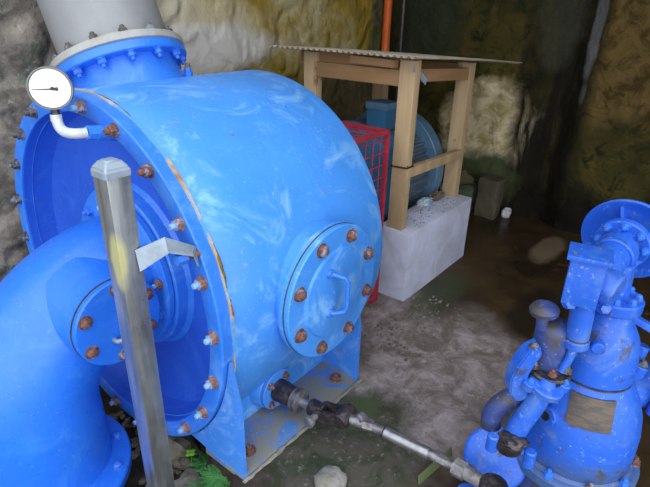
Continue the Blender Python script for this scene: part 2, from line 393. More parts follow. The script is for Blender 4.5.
# ------------------------------------------------------------------ turbine
AY, AZ = 1.676, .55
T = thing('water_turbine', 'large blue drum-shaped water turbine with a ring of rusty bolts', 'turbine', (1.25, AY, 0))
X = V((1, 0, 0))
b = NB(); lathe(b, [(.60, .842), (.664, .842), (.667, .846), (.669, 1.0), (.672, 1.3), (.674, 1.655), (.666, 1.68), (.60, 1.69), (.20, 1.69), (.12, 1.70), (0, 1.70)], (0, AY, AZ), X, 128)
obj('drum_shell', b, 'shell', T)
b = NB(); lathe(b, [(.604, .803), (.608, .80), (.662, .80), (.667, .804), (.667, .842), (.604, .842)], (0, AY, AZ), X, 128, closed=True)
obj('front_flange', b, 'blue', T)
# filler seam, ragged
b = NB(); m = frame((0, AY, AZ), X); n = 200; R4 = []
for i in range(n):
    a = 2 * PI * i / n; w = .006 + .005 * noise.noise(V((math.cos(a) * 6, math.sin(a) * 6, 0))); o_ = .004 * noise.noise(V((math.cos(a) * 9, math.sin(a) * 9, 4)))
    R4.append([b.verts.new(m @ V((r * math.cos(a), r * math.sin(a), h))) for r, h in ((.660, .846 + o_ - w), (.6705 + w * .2, .846 + o_ - w * .6), (.671 + w * .2, .846 + o_ + w * .6), (.660, .846 + o_ + w))])
for i in range(n):
    p, q = R4[i], R4[(i + 1) % n]
    for j in range(3): b.faces.new((p[j], p[j + 1], q[j + 1], q[j]))
obj('filler_seam', b, 'seam', T, label='cracked rusty filler seam')
def shellpt(a, x, r=.672): return V((x, AY - r * math.cos(a), AZ + r * math.sin(a)))
for a0, a1, w, mt in ((27, 15, .0075, 'gash'), (12, 5, .006, 'rust'), (-9, -13, .004, 'rust'), (88, 68, .006, 'rust')):
    b = NB(); pts = [shellpt(math.radians(a0 + (a1 - a0) * i / 12), .851 + .005 * noise.noise(V((i * .5, a0, 0))), .668) for i in range(13)]
    sweep(b, pts, [w * (.3 + math.sin(PI * i / 12) * .6 + .35 * noise.noise(V((i * .8, 2, a0)))) for i in range(13)], 8)
    obj('rust_scar', b, mt, T)
b = NB(); lathe(b, [(.604, .81), (.602, .87), (.585, .915), (.54, .94), (.34, .952), (0, .952)], (0, AY, AZ), X, 128)
obj('end_cover', b, 'bluedeep', T)
b = NB(); lathe(b, [(.34, .952), (.322, .94), (.318, .902), (.312, .897), (0, .897)], (0, AY, AZ), X, 96)
obj('hub_plate', b, 'blue', T)
for i in range(22):
    a = math.radians(1.8 + 360 / 22 * i)
    mt = 'greybolt' if 100 < math.degrees(a) < 200 else ('rustbolt' if i in (4, 3) else 'mixbolt')
    bolt(T, (.80, AY - .6335 * math.cos(a), AZ + .6335 * math.sin(a)), (-1, 0, 0), .0185, .022, mt)
# inlet neck, leaning away from the camera
BE = math.radians(25); IN = V((0, math.sin(BE), math.cos(BE))); IX = 1.19
O3 = V((IX, AY, AZ))
b = NB(); lathe(b, [(.245, .55), (.235, .625), (.222, .665), (.213, .71), (.212, .745), (.258, .745), (.262, .749), (.262, .776), (.258, .780), (0, .780)], O3, IN, 72)
obj('inlet_neck', b, 'blue', T)
fx = frame((0, 0, 0), IN)
for i in range(14):
    a = 2 * PI * (i + .2) / 14; p = O3 + fx.to_3x3() @ V((.238 * math.cos(a), .238 * math.sin(a), .745))
    bolt(T, p, -IN, .0165, .02, 'bluebolt')
b = NB(); rod(b, (1.36, 1.80, 1.19), (1.36, 1.80, 1.245), .013); lathe(b, [(0, 0), (.019, 0), (.019, .015), (0, .015)], (1.36, 1.80, 1.212), (0, 0, 1), 6)
o = obj('vent_plug', b, 'blue', T); b = NB(); rod(b, (1.36, 1.80, 1.245), (1.36, 1.80, 1.262), .012, .009); obj('plug_tip', b, 'brass', o)
# hand hole hatch on the drum side
HX, HZ = 1.27, .558
Yn = V((0, -1, 0))
b = NB(); lathe(b, [(.245, 1.10), (.238, 1.04), (.236, .985), (.251, .984), (.251, .968), (.0, .968)], (HX, 0, HZ), (0, 1, 0), 80)
obj('hatch_seat', b, 'shell', T)
b = NB(); lathe(b, [(.2500, .9700), (.2508, .9665), (.2500, .9635), (0, .9635)], (HX, 0, HZ), (0, 1, 0), 80); obj('hatch_gasket', b, 'gasket', T)
b = NB(); lathe(b, [(.245, .965), (.249, .963), (.250, .948), (.246, .943), (.172, .942), (.168, .938), (.166, .934), (.160, .932), (0, .931)], (HX, 0, HZ), (0, 1, 0), 80)
H = obj('hatch_cover', b, 'shell', T)
b = NB(); lathe(b, [(.1685, .9425), (.1700, .9405), (.1675, .9375), (.1665, .9395)], (HX, 0, HZ), (0, 1, 0), 80, closed=True); obj('dirt_groove', b, 'grime', H)
for i in range(8):
    a = math.radians(23.5 + 45 * i)
    bolt(T, (HX + .211 * math.cos(a), .943, HZ + .211 * math.sin(a)), (0, -1, 0), .0215, .018, 'rustbolt', dome=True, stud=False)
b = NB(); hx = HX - .03
pts = [V((hx - .02, .935, HZ + .098)), V((hx - .01, .91, HZ + .094))] + [V((hx + .005, .885, HZ + .086)), V((hx + .012, .878, HZ + .07)), V((hx + .014, .878, HZ - .03)), V((hx + .008, .885, HZ - .05)), V((hx - .01, .91, HZ - .058)), V((hx - .02, .935, HZ - .06))]
sweep(b, pts, .0085, 12)
for dz in (.098, -.06): lathe(b, [(0, 0), (.019, 0), (.015, .014), (0, .014)], (hx - .02, .934, HZ + dz), (0, -1, 0), 20)
obj('handle', b, 'blue', H)
# base frame
b = NB(); box(b, (1.158, 1.068, .008), (.682, .200, .026), bev=.002); obj('base_plate', b, 'dirtyplate', T, label='base plate filmed with grey dirt')
b = NB(); pts = [V((.81 + .70 * i / 40, .962 + .005 * noise.noise(V((i * .7, 0, 0))), .004)) for i in range(41)]; sweep(b, pts, [.007 + .009 * noise.noise(V((i * .45, 3, 0))) for i in range(41)], 8); obj('grout_bead', b, 'lump', T)
b = NB(); box(b, (1.158, 2.30, .008), (.682, .200, .026), bev=.002); obj('base_plate', b, 'dirtyplate', T)
def gus(side):
    s = 1 if side < 0 else -1
    pl = [(side * .706, 0.0), (side * .706, .30)] + [(side * .672 * math.cos(math.radians(t)), .55 + .672 * math.sin(math.radians(t))) for t in range(-6, -50, -4)] + [(side * .42, .03)]
    return pl
for side in (-1, 1):
    for x in (.827, 1.488):
        b = NB(); pl = gus(side)
        if x > 1: pl = pl[:-1] + [(side * .40, -.02)]
        prism(b, pl, (x, AY, 0), (0, 1, 0), (0, 0, 1), .018, .002); obj('gusset', b, 'frame', T)
b = NB(); box(b, (1.155, 1.165, .075), (.66, .014, .13)); obj('web_plate', b, 'shell', T)
for x in (.905, 1.42): bolt(T, (x, 1.035, .025), (0, 0, 1), .022, .016, 'rustbolt', washer=True, stud=True)
# guide vane shaft gland
SA = V((.04, -1, .03)).normalized(); S0 = V((1.125, 1.115, .125))
b = NB(); rod(b, S0 - SA * -.0 + SA * -.06, S0, .095, .085, 40, .004); obj('gland_seat', b, 'shell', T)
b = NB(); rod(b, S0, S0 + SA * .018, .082, bev=.003, n=40); o = obj('gland_flange', b, 'frame', T, label='rust-stained gland flange')
for i in range(4):
    a = PI / 4 + PI / 2 * i; mm = frame(S0 + SA * .018, SA); bolt(T, mm @ V((.062 * math.cos(a), .062 * math.sin(a), 0)), SA, .012, .012, 'rustbolt')
b = NB(); rod(b, S0 + SA * .018, S0 + SA * .105, .045, .041, 32, .004); obj('gland_boss', b, 'greasy', T)
b = NB(); lathe(b, [(.02, 0), (.047, 0), (.047, .006), (.036, .009), (.036, .02), (.046, .022), (.045, .032), (.02, .034)], S0 + SA * .105, SA, 32); obj('gland_ring', b, 'dullrod', T)
b = NB(); rod(b, S0 + SA * .13, S0 + SA * .21, .019); obj('guide_vane_shaft', b, 'chrome', T)

# ------------------------------------------------------------------ grey inlet pipe
P = thing('inlet_pipe', 'fat grey pipe leaning up from the top flange of the blue drum', 'pipe', O3 + IN * .781)
b = NB(); lathe(b, [(.215, .805), (.215, 2.25), (.200, 2.25), (.200, .805)], O3, IN, 72, closed=True); obj('pipe_barrel', b, 'greypipe', P)
b = NB(); lathe(b, [(0, .781), (.258, .781), (.264, .785), (.264, .806), (.260, .811), (.226, .812), (.214, .830), (0, .830)], O3, IN, 72); obj('pipe_flange', b, 'greyflange', P)
for i in range(14):
    a = 2 * PI * (i + .2) / 14; p = O3 + fx.to_3x3() @ V((.238 * math.cos(a), .238 * math.sin(a), .811)); bolt(P, p, IN, .0165, .018, 'greybolt')

# ------------------------------------------------------------------ draft elbow
E = thing('draft_elbow', 'big smooth blue pipe elbow with a bolted round cap, in front of the turbine', 'pipe', (.42, 1.65, -.13))
EY, EZ = 1.66, .555
b = NB(); Rb = .42; xs0 = .87
cl = [V((xs0 + .022, EY, EZ))] + [V((xs0 - Rb * math.sin(PI / 2 * i / 20), EY, EZ - Rb * (1 - math.cos(PI / 2 * i / 20)))) for i in range(21)] + [V((xs0 - Rb, EY, EZ - Rb - .08 * i)) for i in range(1, 4)]
sweep(b, cl, [.220] * 16 + [.221, .222, .224, .226, .228, .230] + [.231, .232, .236], 64)
obj('elbow_pipe', b, 'bluepipe', E)
b = NB(); lathe(b, [(0, .868), (.285, .868), (.291, .872), (.291, .892), (.286, .896), (0, .896)], (0, EY, EZ), X, 80); obj('elbow_flange', b, 'blue', E)
for i in range(12):
    a = math.radians(8 + 30 * i); bolt(E, (.868, EY - .255 * math.cos(a), EZ + .255 * math.sin(a)), (-1, 0, 0), .0165, .02, 'bluebolt' if i % 3 else 'mixbolt')
FX, FY, FZ = .40, 1.645, -.105
b = NB(); lathe(b, [(.20, -.02), (.333, -.02), (.338, -.015), (.338, .012), (.333, .018), (.20, .018)], (FX, FY, FZ), (0, 0, 1), 80, closed=True); obj('floor_flange', b, 'bluepipe', E, label='flange half under silt')
for i in range(12):
    a = math.radians(15 + 30 * i); bolt(E, (FX + .300 * math.cos(a), FY + .300 * math.sin(a), FZ + .018), (0, 0, 1), .0165, .014, 'bluebolt', stud=False, dome=True)
CX, CZ, CR = .689, .534, .151
CN = V((0, -1, 0))
b = NB(); lathe(b, [(.185, 1.56), (.168, 1.49), (.155, 1.44), (.152, 1.402), (0, 1.402)][::-1], (CX, 0, CZ), (0, 1, 0), 64); obj('cap_neck', b, 'bluepipe', E)
b = NB(); lathe(b, [(CR + .002, 1.4025), (CR + .002, 1.3985), (0, 1.3985)], (CX, 0, CZ), (0, 1, 0), 64); obj('cap_gasket', b, 'gasket', E)
b = NB(); lathe(b, [(CR - .002, 1.398), (CR, 1.396), (CR, 1.382), (CR - .005, 1.378), (0, 1.377)], (CX, 0, CZ), (0, 1, 0), 64); cap = obj('inspection_cap', b, 'bluepipe', E)
for i in range(6):
    a = math.radians(28 + 60 * i + (6 if i == 2 else 0)); bolt(E, (CX + .122 * math.cos(a), 1.378, CZ + .122 * math.sin(a)), (0, -1, 0), .019, .012, 'rustbolt', dome=True, stud=False)
b = NB(); sweep(b, [V((CX - .03, 1.378, CZ - .052)), V((CX - .03, 1.357, CZ - .050)), V((CX - .018, 1.348, CZ - .047)), V((CX + .07, 1.348, CZ - .025)), V((CX + .08, 1.358, CZ - .022)), V((CX + .08, 1.378, CZ - .022))], .0085, 12); obj('handle', b, 'weldsteel', cap)

# ------------------------------------------------------------------ pressure gauge
GC = V((.70, 1.575, 1.249)); GN = (V((.0, .0, 1.48)) - GC).normalized(); GN = (GN + V((-.12, .05, -.05))).normalized()
G = thing('pressure_gauge', 'round white-faced pressure gauge on a short pipe at the drum rim', 'gauge', (.86, 1.505, 1.11))
GR = .061
gm = frame(GC, GN)
b = NB(); lathe(b, [(0, -.034), (GR * .93, -.034), (GR, -.028), (GR, .002), (GR * .985, .006), (GR * .93, .006), (GR * .90, .0), (0, 0)], GC, GN, 64); gc = obj('gauge_case', b, 'bezel', G)
b = NB(); lathe(b, [(0, .002), (GR * .89, .002), (GR * .89, .0), (0, 0)], GC, GN, 64); dl_ = obj('dial', b, 'dial', G)
GU = gm.to_3x3() @ V((0, 1, 0)); GX = gm.to_3x3() @ V((1, 0, 0))
def gp(a, r, h): return GC + GX * (r * GR * math.cos(a)) + GU * (r * GR * math.sin(a)) + GN * h
b = NB(); prism(b, [(-.80 * GR, -.0008), (-.80 * GR, .0008), (.1 * GR, .0022), (.28 * GR, .005), (.34 * GR, .005), (.34 * GR, -.005), (.28 * GR, -.005), (.1 * GR, -.0022)], GC + GN * .0045 - GU * .002, GX, GU, .001); rod(b, GC + GN * .002 + GX * .006, GC + GN * .008 + GX * .006, .005, n=16); obj('needle', b, 'black', dl_)
b = NB(); prism(b, [(-.0012, .45 * GR), (-.0006, .72 * GR), (.0006, .72 * GR), (.0012, .45 * GR)], GC + GN * .0025, GX, GU, .0006)
for i in range(9):
    a = math.radians(215 - 31 * i); beam(b, gp(a, .76, .0025), gp(a, .84, .0025), .0009, .0006, GN, 0)
obj('dial_mark', b, 'pink', dl_)
gb = GC - GU * GR * 1.0 - GN * .014
b = NB(); rod(b, gb + GU * .004, gb - GU * .018, .012, n=6); obj('gauge_socket', b, 'greasy', G)
n0 = V((.86, 1.50, 1.105)); n1_ = V((.748, 1.500, 1.124)); e0 = gb - GU * .018
b = NB(); mid = V((.708, 1.552, 1.116))
def bez(a, b_, c_, d, n=14): return [a * (1 - t) ** 3 + b_ * 3 * t * (1 - t) ** 2 + c_ * 3 * t * t * (1 - t) + d * t ** 3 for t in [i / n for i in range(n + 1)]]
sweep(b, bez(n1_, n1_ + V((-.06, .012, .0)), e0 - GU * .05, e0), .0155, 18)
lathe(b, [(0, 0), (.0165, 0), (.0165, .02), (0, .02)], e0 - GU * .016, GU, 20); obj('gauge_elbow', b, 'white', G)
b = NB(); rod(b, n0 + V((.06, -.006, -.004)), n0, .027, .026, 24); rod(b, n0, n1_ + (n0 - n1_) * .25, .026, .023, n=24); rod(b, n1_ + (n0 - n1_).normalized() * .032, n1_, .0215, n=8); obj('gauge_coupling', b, 'blue', G)

# ------------------------------------------------------------------ steel post
PX, PY, PT, PS = .632, 1.18, 1.112, .066
PO = thing('steel_post', 'upright galvanised square steel post in front of the turbine', 'post', (PX, PY, -.30))
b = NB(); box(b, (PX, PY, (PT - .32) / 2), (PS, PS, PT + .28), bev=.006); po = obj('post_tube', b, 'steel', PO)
b = NB(); h = PS / 2 + .003
r1 = [b.verts.new((PX + sx * h, PY + sy * h, PT - .03)) for sx, sy in ((-1, -1), (1, -1), (1, 1), (-1, 1))]
r2 = [b.verts.new((PX + sx * h, PY + sy * h, PT - .004)) for sx, sy in ((-1, -1), (1, -1), (1, 1), (-1, 1))]
r3 = [b.verts.new((PX + sx * h * .55, PY + sy * h * .55, PT + .016)) for sx, sy in ((-1, -1), (1, -1), (1, 1), (-1, 1))]
for A, B in ((r1, r2), (r2, r3)):
    for i in range(4): b.faces.new((A[i], A[(i + 1) % 4], B[(i + 1) % 4], B[i]))
b.faces.new(r3); b.faces.new(r1[::-1]); bmesh.ops.bevel(b, geom=b.edges[:], offset=.005, segments=3, affect='EDGES'); obj('post_cap', b, 'weldsteel', PO)
b = NB(); up_ = [V((.645, 1.146, .884)), V((.720, 1.117, .906)), V((.792, 1.084, .864)), V((.798, 1.082, .807))]
lo_ = [V((.648, 1.143, .826)), V((.700, 1.078, .884)), V((.768, 1.066, .853)), V((.785, 1.064, .812))]
th_ = [V((0, -.003, -.006))] * 3 + [V((-.006, 0, -.001))]
q_ = [[b.verts.new(p) for p in (up_[i], lo_[i], lo_[i] + th_[i], up_[i] + th_[i])] for i in range(4)]
for A_, B_ in zip(q_, q_[1:]):
    for i in range(4): b.faces.new((A_[i], A_[(i + 1) % 4], B_[(i + 1) % 4], B_[i]))
b.faces.new(q_[0][::-1]); b.faces.new(q_[3]); obj('bracket', b, 'weldsteel', PO, sharp=20)
b = NB(); rod(b, (.80, 1.083, .838), (.745, 1.083, .842), .009); brb = obj('bracket_bolt', b, 'rust', PO); b = NB(); rod(b, (.757, 1.083, .841), (.725, 1.083, .843), .0165, n=6); obj('bolt_head', b, 'bluebolt', brb)
b = NB(); blob(b, (PX + .034, PY - .034, .850), (.011, .010, .026), .4, 2); obj('weld_bead', b, 'weldsteel', PO)

# ------------------------------------------------------------------ linkage rod
c0 = S0 + SA * .19
L = thing('linkage_rod', 'greasy steel linkage rod joining the turbine shaft to the valve', 'rod', c0)
p1 = V((1.150, .800, .145)); p2 = V((1.178, .700, .150)); p3 = V((1.186, .555, .157)); p4 = V((1.190, .435, .163)); p5 = V((1.192, .375, .166)); pe = V((1.185, .290, .172))
b = NB(); rod(b, c0 - SA * .012, c0 + SA * .05, .032, bev=.004, n=24)
for s in (-1, 1): beam(b, c0 + V((s * .027, -.03, 0)), p1 + V((s * .024 + .01, 0, 0)), .014, .05, bev=.005)
lathe(b, [(0, -.038), (.030, -.038), (.034, -.032), (.034, .032), (.03, .038), (0, .038)], p1 + V((.01, .0, 0)), (1, 0, .1), 28); obj('clevis', b, 'greasy', L)
b = NB(); rod(b, c0 + V((-.058, -.035, .0)), c0 + V((.05, -.035, .004)), .014, n=18); lathe(b, [(0, 0), (.023, 0), (.023, .012), (.017, .016), (0, .016)], c0 + V((-.058, -.035, 0)), (-1, 0, 0), 18); obj('clevis_pin', b, 'dullrod', L)
b = NB(); sweep(b, [p1 + V((.012, 0, 0)), p1 * .6 + p2 * .4, p2], [.026, .018, .017], 20); rod(b, p2 * .75 + p1 * .25, p2 * 1.1 - p1 * .1, .022, n=6); blob(b, p2 + V((0, .04, .012)), (.02, .024, .016), .5, 2, 1)
rod(b, p2, p2 + (p3 - p2) * .38, .0165, n=18); obj('threaded_end', b, 'dullrod', L)
q = p2 + (p3 - p2) * .38
b = NB(); rod(b, q - (p3 - p2) * .02, q, .0185, n=20); obj('rod_collar', b, 'greasy', L)
b = NB(); rod(b, q, p3 * .35 + p4 * .65, .020, bev=.003, n=24); obj('rod_sleeve', b, 'chrome', L)
b = NB(); rod(b, p3 * .4 + p4 * .6, p5, .0155, n=18); rod(b, p3 * .1 + p4 * .9, p4 * .7 + p5 * .3, .0175, n=6); obj('rod_stem', b, 'dullrod', L)
d = (pe - p5).normalized()
b = NB(); rod(b, p5 + d * -.015, p5 + d * .022, .030, n=6); rod(b, p5 + d * .02, pe, .022, .024, n=20); obj('rod_socket', b, 'socket', L)
b = NB(); lathe(b, [(.016, -.024), (.038, -.024), (.043, -.016), (.043, .016), (.038, .024), (.016, .024)], pe + d * .03, (.1, .0, 1), 32, closed=True); rod(b, pe + d * .03 - V((0, 0, .03)), pe + d * .03 + V((0, 0, .03)), .016, n=18); obj('rod_eye', b, 'greasy', L)

# ------------------------------------------------------------------ blue valve actuator (local frame: +x screen right, +y away)
AZI = math.radians(38.1)
A = thing('hydraulic_valve_actuator', 'blue cast valve actuator with handwheel and nameplate, standing on the floor', 'machine', (1.5, .12, 0), AZI - PI / 2)
Z = (0, 0, 1)
def AO(name, b, mat='act', parent=None, label=None): return obj(name, b, mat, parent or A, local=(parent is None), label=label) if parent is None else _sub(name, b, mat, parent, label)
def _sub(name, b, mat, parent, label):
    b.transform(parent.matrix_basis.inverted()); return obj(name, b, mat, parent, local=True, label=label)
b = NB(); lathe(b, [(0, -.03), (.215, -.03), (.205, .05), (.185, .16), (0, .16)], (-.008, 0, 0), Z, 56); AO('pedestal', b, 'actold', label='dark greasy pedestal')
b = NB(); lathe(b, [(0, .155), (.196, .155), (.202, .161), (.202, .192), (.196, .198), (.18, .20), (.172, .21), (0, .21)], (-.008, 0, 0), Z, 72); AO('base_flange', b, 'actbase')
for i in range(10):
    a = 2 * PI * (i + .3) / 10; bolt(A, (-.008 + .186 * math.cos(a), .186 * math.sin(a), .198), Z, .013, .018, 'rustbolt' if i % 2 else 'bluebolt', local=True)
b = NB(); lathe(b, [(0, .20), (.166, .20), (.172, .22), (.174, .27), (.171, .33), (.162, .385), (.146, .43), (.126, .47), (.108, .50), (0, .50)], (-.008, 0, 0), Z, 72); AO('bell_housing', b, 'actbase')
b = NB(); sweep(b, bez(V((.07, .02, .38)), V((.13, .04, .40)), V((.18, .05, .40)), V((.28, .06, .41)), 10), [.085, .078, .072, .07, .068, .066, .065, .065, .065, .065, .065], 28); lathe(b, [(0, 0), (.09, 0), (.09, .022), (0, .022)], (.27, .06, .41), (1, 0, 0), 32); AO('side_branch', b)
b = NB(); lathe(b, [(0, .50), (.108, .50), (.108, .505), (0, .505)], (-.008, 0, 0), Z, 64); AO('joint_gasket', b, 'gasket')
b = NB(); lathe(b, [(0, .505), (.104, .505), (.108, .51), (.106, .56), (.101, .61), (.090, .645), (.076, .67), (.064, .69), (.060, .73), (0, .73)], (-.008, 0, 0), Z, 64); AO('dome_housing', b)
b = NB(); g2 = []
prof_ = lambda z: .163 + (z - .385) * (.146 - .163) / .045 if z < .43 else .146 + (z - .43) * (.126 - .146) / .04
for z in (.400, .43, .485):
    rr = prof_(z) + .001; hw = .060 / rr
    g2.append([[b.verts.new((-.008 + rr_ * math.cos(t), rr_ * math.sin(t), z)) for t in [math.radians(-112) - hw + 2 * hw * i / 12 for i in range(13)]] for rr_ in (rr, rr + .004)])
for q_ in (0, 1):
    for i in range(12):
        b.faces.new((g2[q_][1][i], g2[q_][1][i + 1], g2[q_ + 1][1][i + 1], g2[q_ + 1][1][i]))
    for i in (0, 12): b.faces.new((g2[q_][0][i], g2[q_][1][i], g2[q_ + 1][1][i], g2[q_ + 1][0][i]))
for j in (0, 2):
    for i in range(12): b.faces.new((g2[j][0][i], g2[j][0][i + 1], g2[j][1][i + 1], g2[j][1][i]))
AO('nameplate', b, 'plate', label='blank tarnished nameplate')
b = NB(); lathe(b, [(0, .725), (.070, .725), (.075, .73), (.075, .757), (.071, .762), (0, .762)], (-.008, 0, 0), Z, 56); fl_ = AO('top_flange', b)
for i in range(8):
    a = 2 * PI * (i + .45) / 8; bolt(A, (-.008 + .057 * math.cos(a), .057 * math.sin(a), .762), Z, .010, .012, 'bluebolt', local=True, dome=True, stud=False)
# gear head and the barrel rising to the handwheel
b = NB(); rod(b, (-.02, .02, .75), (-.02, .02, .86), .055, .05, 36, .005); AO('neck', b)
HWd = V((.34, .80, .20)).normalized(); h0 = V((-.125, -.10, .865))
h0 = V((-.125, -.075, .842)); HB = V((.052, .115, .893))
b = NB(); dd = HB - h0; lathe(b, [(0, 0), (.040, 0), (.044, .005), (.046, dd.length * .45), (.046, dd.length)], h0, dd, 40); rod(b, h0 + dd * .52, h0 + dd * .70, .055, bev=.004, n=40); AO('gear_barrel', b)
ax = dd.normalized()
b = NB(); lathe(b, [(0, 0), (.070, 0), (.074, .004), (.074, .02), (.068, .026), (.060, .045), (0, .045)], h0 + ax * (dd.length * .8), ax, 48); AO('barrel_flange', b)
mm = frame(h0 + ax * (dd.length * .8), ax)
for i in range(8): a = 2 * PI * i / 8; bolt(A, mm @ V((.062 * math.cos(a), .062 * math.sin(a), 0)), -ax, .010, .012, 'bluebolt', local=True)
wc = HB + V((.008, .01, -.012))
b = NB(); lathe(b, [(.02, .012), (.05, .018), (.085, .012), (.110, .0), (.121, -.010), (.126, -.012), (.129, -.006), (.126, .004), (.110, .016), (.08, .036), (.02, .04)], wc, ax, 72, closed=True)
AO('handwheel', b, label='dished blue handwheel')
for i in range(3):
    b = NB(); a = 2 * PI * i / 3 + 1.25; m2 = frame(wc, ax); prism(b, [(.04, .03), (.04, -.03), (.105, .0), (.105, .012)], m2 @ V((0, 0, 0)), m2.to_3x3() @ V((math.cos(a), math.sin(a), 0)), ax, .008); AO('wheel_rib', b)
# lidded box in front
bc = V((-.168, -.105, .885)); R_ = Matrix.Rotation(math.radians(-27), 3, 'Z')
b = NB(); box(b, bc + R_ @ V((0, 0, -.02)), (.082, .075, .125), R_, .005); AO('switch_box', b)
b = NB(); box(b, bc + R_ @ V((0, 0, .050)), (.102, .095, .014), R_, .004); lid = AO('box_lid', b)
bolt(A, bc + R_ @ V((-.035, -.03, .057)), R_ @ V(Z), .005, .004, 'greybolt', local=True, stud=False)
b = NB(); rod(b, (-.135, -.07, .85), (-.085, -.125, .84), .05, .047, 36, .006); AO('cam_cover', b)
b = NB(); rod(b, (-.142, -.10, .68), (-.152, -.10, .845), .030, .030, 30, .004); rod(b, (-.140, -.10, .655), (-.142, -.10, .682), .033, n=30, bev=.004); AO('dashpot', b)
b = NB(); lathe(b, [(.0315, 0), (.0315, .004), (.028, .004)], (-.142, -.10, .683), Z, 30); AO('dashpot_ring', b, 'gasket')
for p in ((-.197, -.11, .80), (-.112, -.12, .795)): b = NB(); rod(b, p, V(p) + V((.0, -.02, .005)), .014, n=6); blob(b, V(p), (.016, .016, .02), .1, 2); AO('lug', b)
b = NB(); sweep(b, [V((-.143, -.10, .66)), V((-.15, -.105, .62)), V((-.165, -.11, .575))], [.015, .012, .012], 14); AO('dashpot_stem', b)
b = NB(); rod(b, (-.075, -.09, .655), (-.085, -.115, .655), .018, n=24, bev=.003); AO('plug', b)
b = NB(); rod(b, (-.105, -.03, .70), (-.105, -.03, .77), .018, n=20); AO('oil_pipe', b)
# mushroom cap and dark cylinder on the left
b = NB(); lathe(b, [(0, -.008), (.028, -.012), (.037, -.006), (.039, .006), (.032, .018), (.016, .025), (0, .027)], (-.232, -.07, .745), (-.1, 0, 1), 32); rod(b, (-.228, -.07, .69), (-.236, -.07, .752), .016, n=18); AO('breather_cap', b, 'actold', label='worn mushroom-shaped breather cap')
b = NB(); lathe(b, [(0, 0), (.048, 0), (.048, .10), (.044, .118), (.030, .132), (0, .138)], (-.190, -.06, .575), (.03, 0, 1), 36); AO('pilot_cylinder', b, 'actold', label='dark worn pilot cylinder')
b = NB(); rod(b, (-.185, -.05, .50), (-.189, -.06, .59), .052, .055, 36); AO('cylinder_foot', b, 'actold')
b = NB(); rod(b, (-.19, -.08, .555), (-.19, -.085, .580), .064, n=36, bev=.005); ff = AO('cylinder_flange', b, 'greasy')
for i in range(6): a = 2 * PI * i / 6 + .3; bolt(A, (-.19 + .050 * math.cos(a), -.085 + .050 * math.sin(a), .58), Z, .010, .012, 'greybolt' if i % 2 else 'rustbolt', local=True)
# curved guard fin with bolt
b = NB()
outer = [(-.245, .665), (-.275, .645), (-.295, .60), (-.306, .55), (-.300, .50), (-.275, .475), (-.255, .48)]
inner = [(-.245, .50), (-.262, .53), (-.266, .57), (-.255, .61), (-.235, .635)]
prism(b, outer + inner, (0, -.10, 0), (1, 0, 0), Z, .05, .004); AO('side_lever', b)
b = NB(); rod(b, (-.262, -.11, .60), (-.257, -.11, .655), .016, n=18); AO('lever_pin', b); bolt(A, (-.257, -.11, .655), Z, .012, .010, 'greybolt', local=True)
# elbow fitting and pipe running down to the disc
b = NB(); rod(b, (-.212, -.13, .530), (-.208, -.135, .552), .048, n=36, bev=.004); AO('ear_flange', b)
for s in (-1, 1): b = NB(); rod(b, (-.212 + s * .047, -.13, .530), (-.208 + s * .047, -.135, .556), .018, n=20, bev=.003); AO('flange_ear', b); bolt(A, (-.208 + s * .047, -.135, .556), (0, -.1, 1), .009, .008, 'bluebolt', local=True)
b = NB(); sweep(b, [V((-.205, -.13, .565)), V((-.212, -.132, .54)), V((-.228, -.134, .48)), V((-.250, -.134, .42)), V((-.265, -.134, .37)), V((-.270, -.134, .33))], [.020, .027, .029, .029, .029, .029], 28); AO('transfer_pipe', b)
b = NB(); sweep(b, arc((-.22, -.07, .36), .095, math.radians(195), math.radians(75), (1, 0, 0), Z, 14), .030, 24); AO('return_bend', b, 'actold')
b = NB(); lathe(b, [(0, 0), (.038, 0), (.040, .02), (.034, .034), (0, .04)], (-.282, -.15, .335), (-.1, -.2, 1), 28); blob(b, (-.275, -.165, .372), (.035, .03, .014), .5, 3, 2); AO('greasy_coupling', b, 'greasy')
for p in ((-.330, -.145, .362), (-.228, -.175, .335)):
    b = NB(); rod(b, V(p) - V((0, 0, .05)), V(p) + V((0, 0, .008)), .017, n=18, bev=.004); AO('coupling_stud', b)
# crank disc facing the camera
dc = V((-.262, -.040, .165)); dn = V((-.30, -.62, .52)).normalized()
b = NB(); lathe(b, [(0, -.05), (.085, -.05), (.096, -.045), (.098, -.012), (.100, -.006), (.096, .0), (.088, .004), (0, .006)], dc, dn, 64); AO('crank_disc', b)
b = NB(); beam(b, dc - dn * .05 + V((.085, .02, .02)), dc - dn * .04 + V((.085, .02, -.10)), .05, .05, (0, 1, 0), .006); AO('disc_bracket', b)
b = NB(); rod(b, dc + dn * -.05, dc - dn * .15, .035, n=28); rod(b, dc + V((0, .05, -.02)), (-.12, .05, .15), .055, n=28); AO('crank_bearing', b)
b = NB(); rod(b, dc + V((-.055, .0, .0)), (-.32, -.14, .19), .02, n=18); b.free()
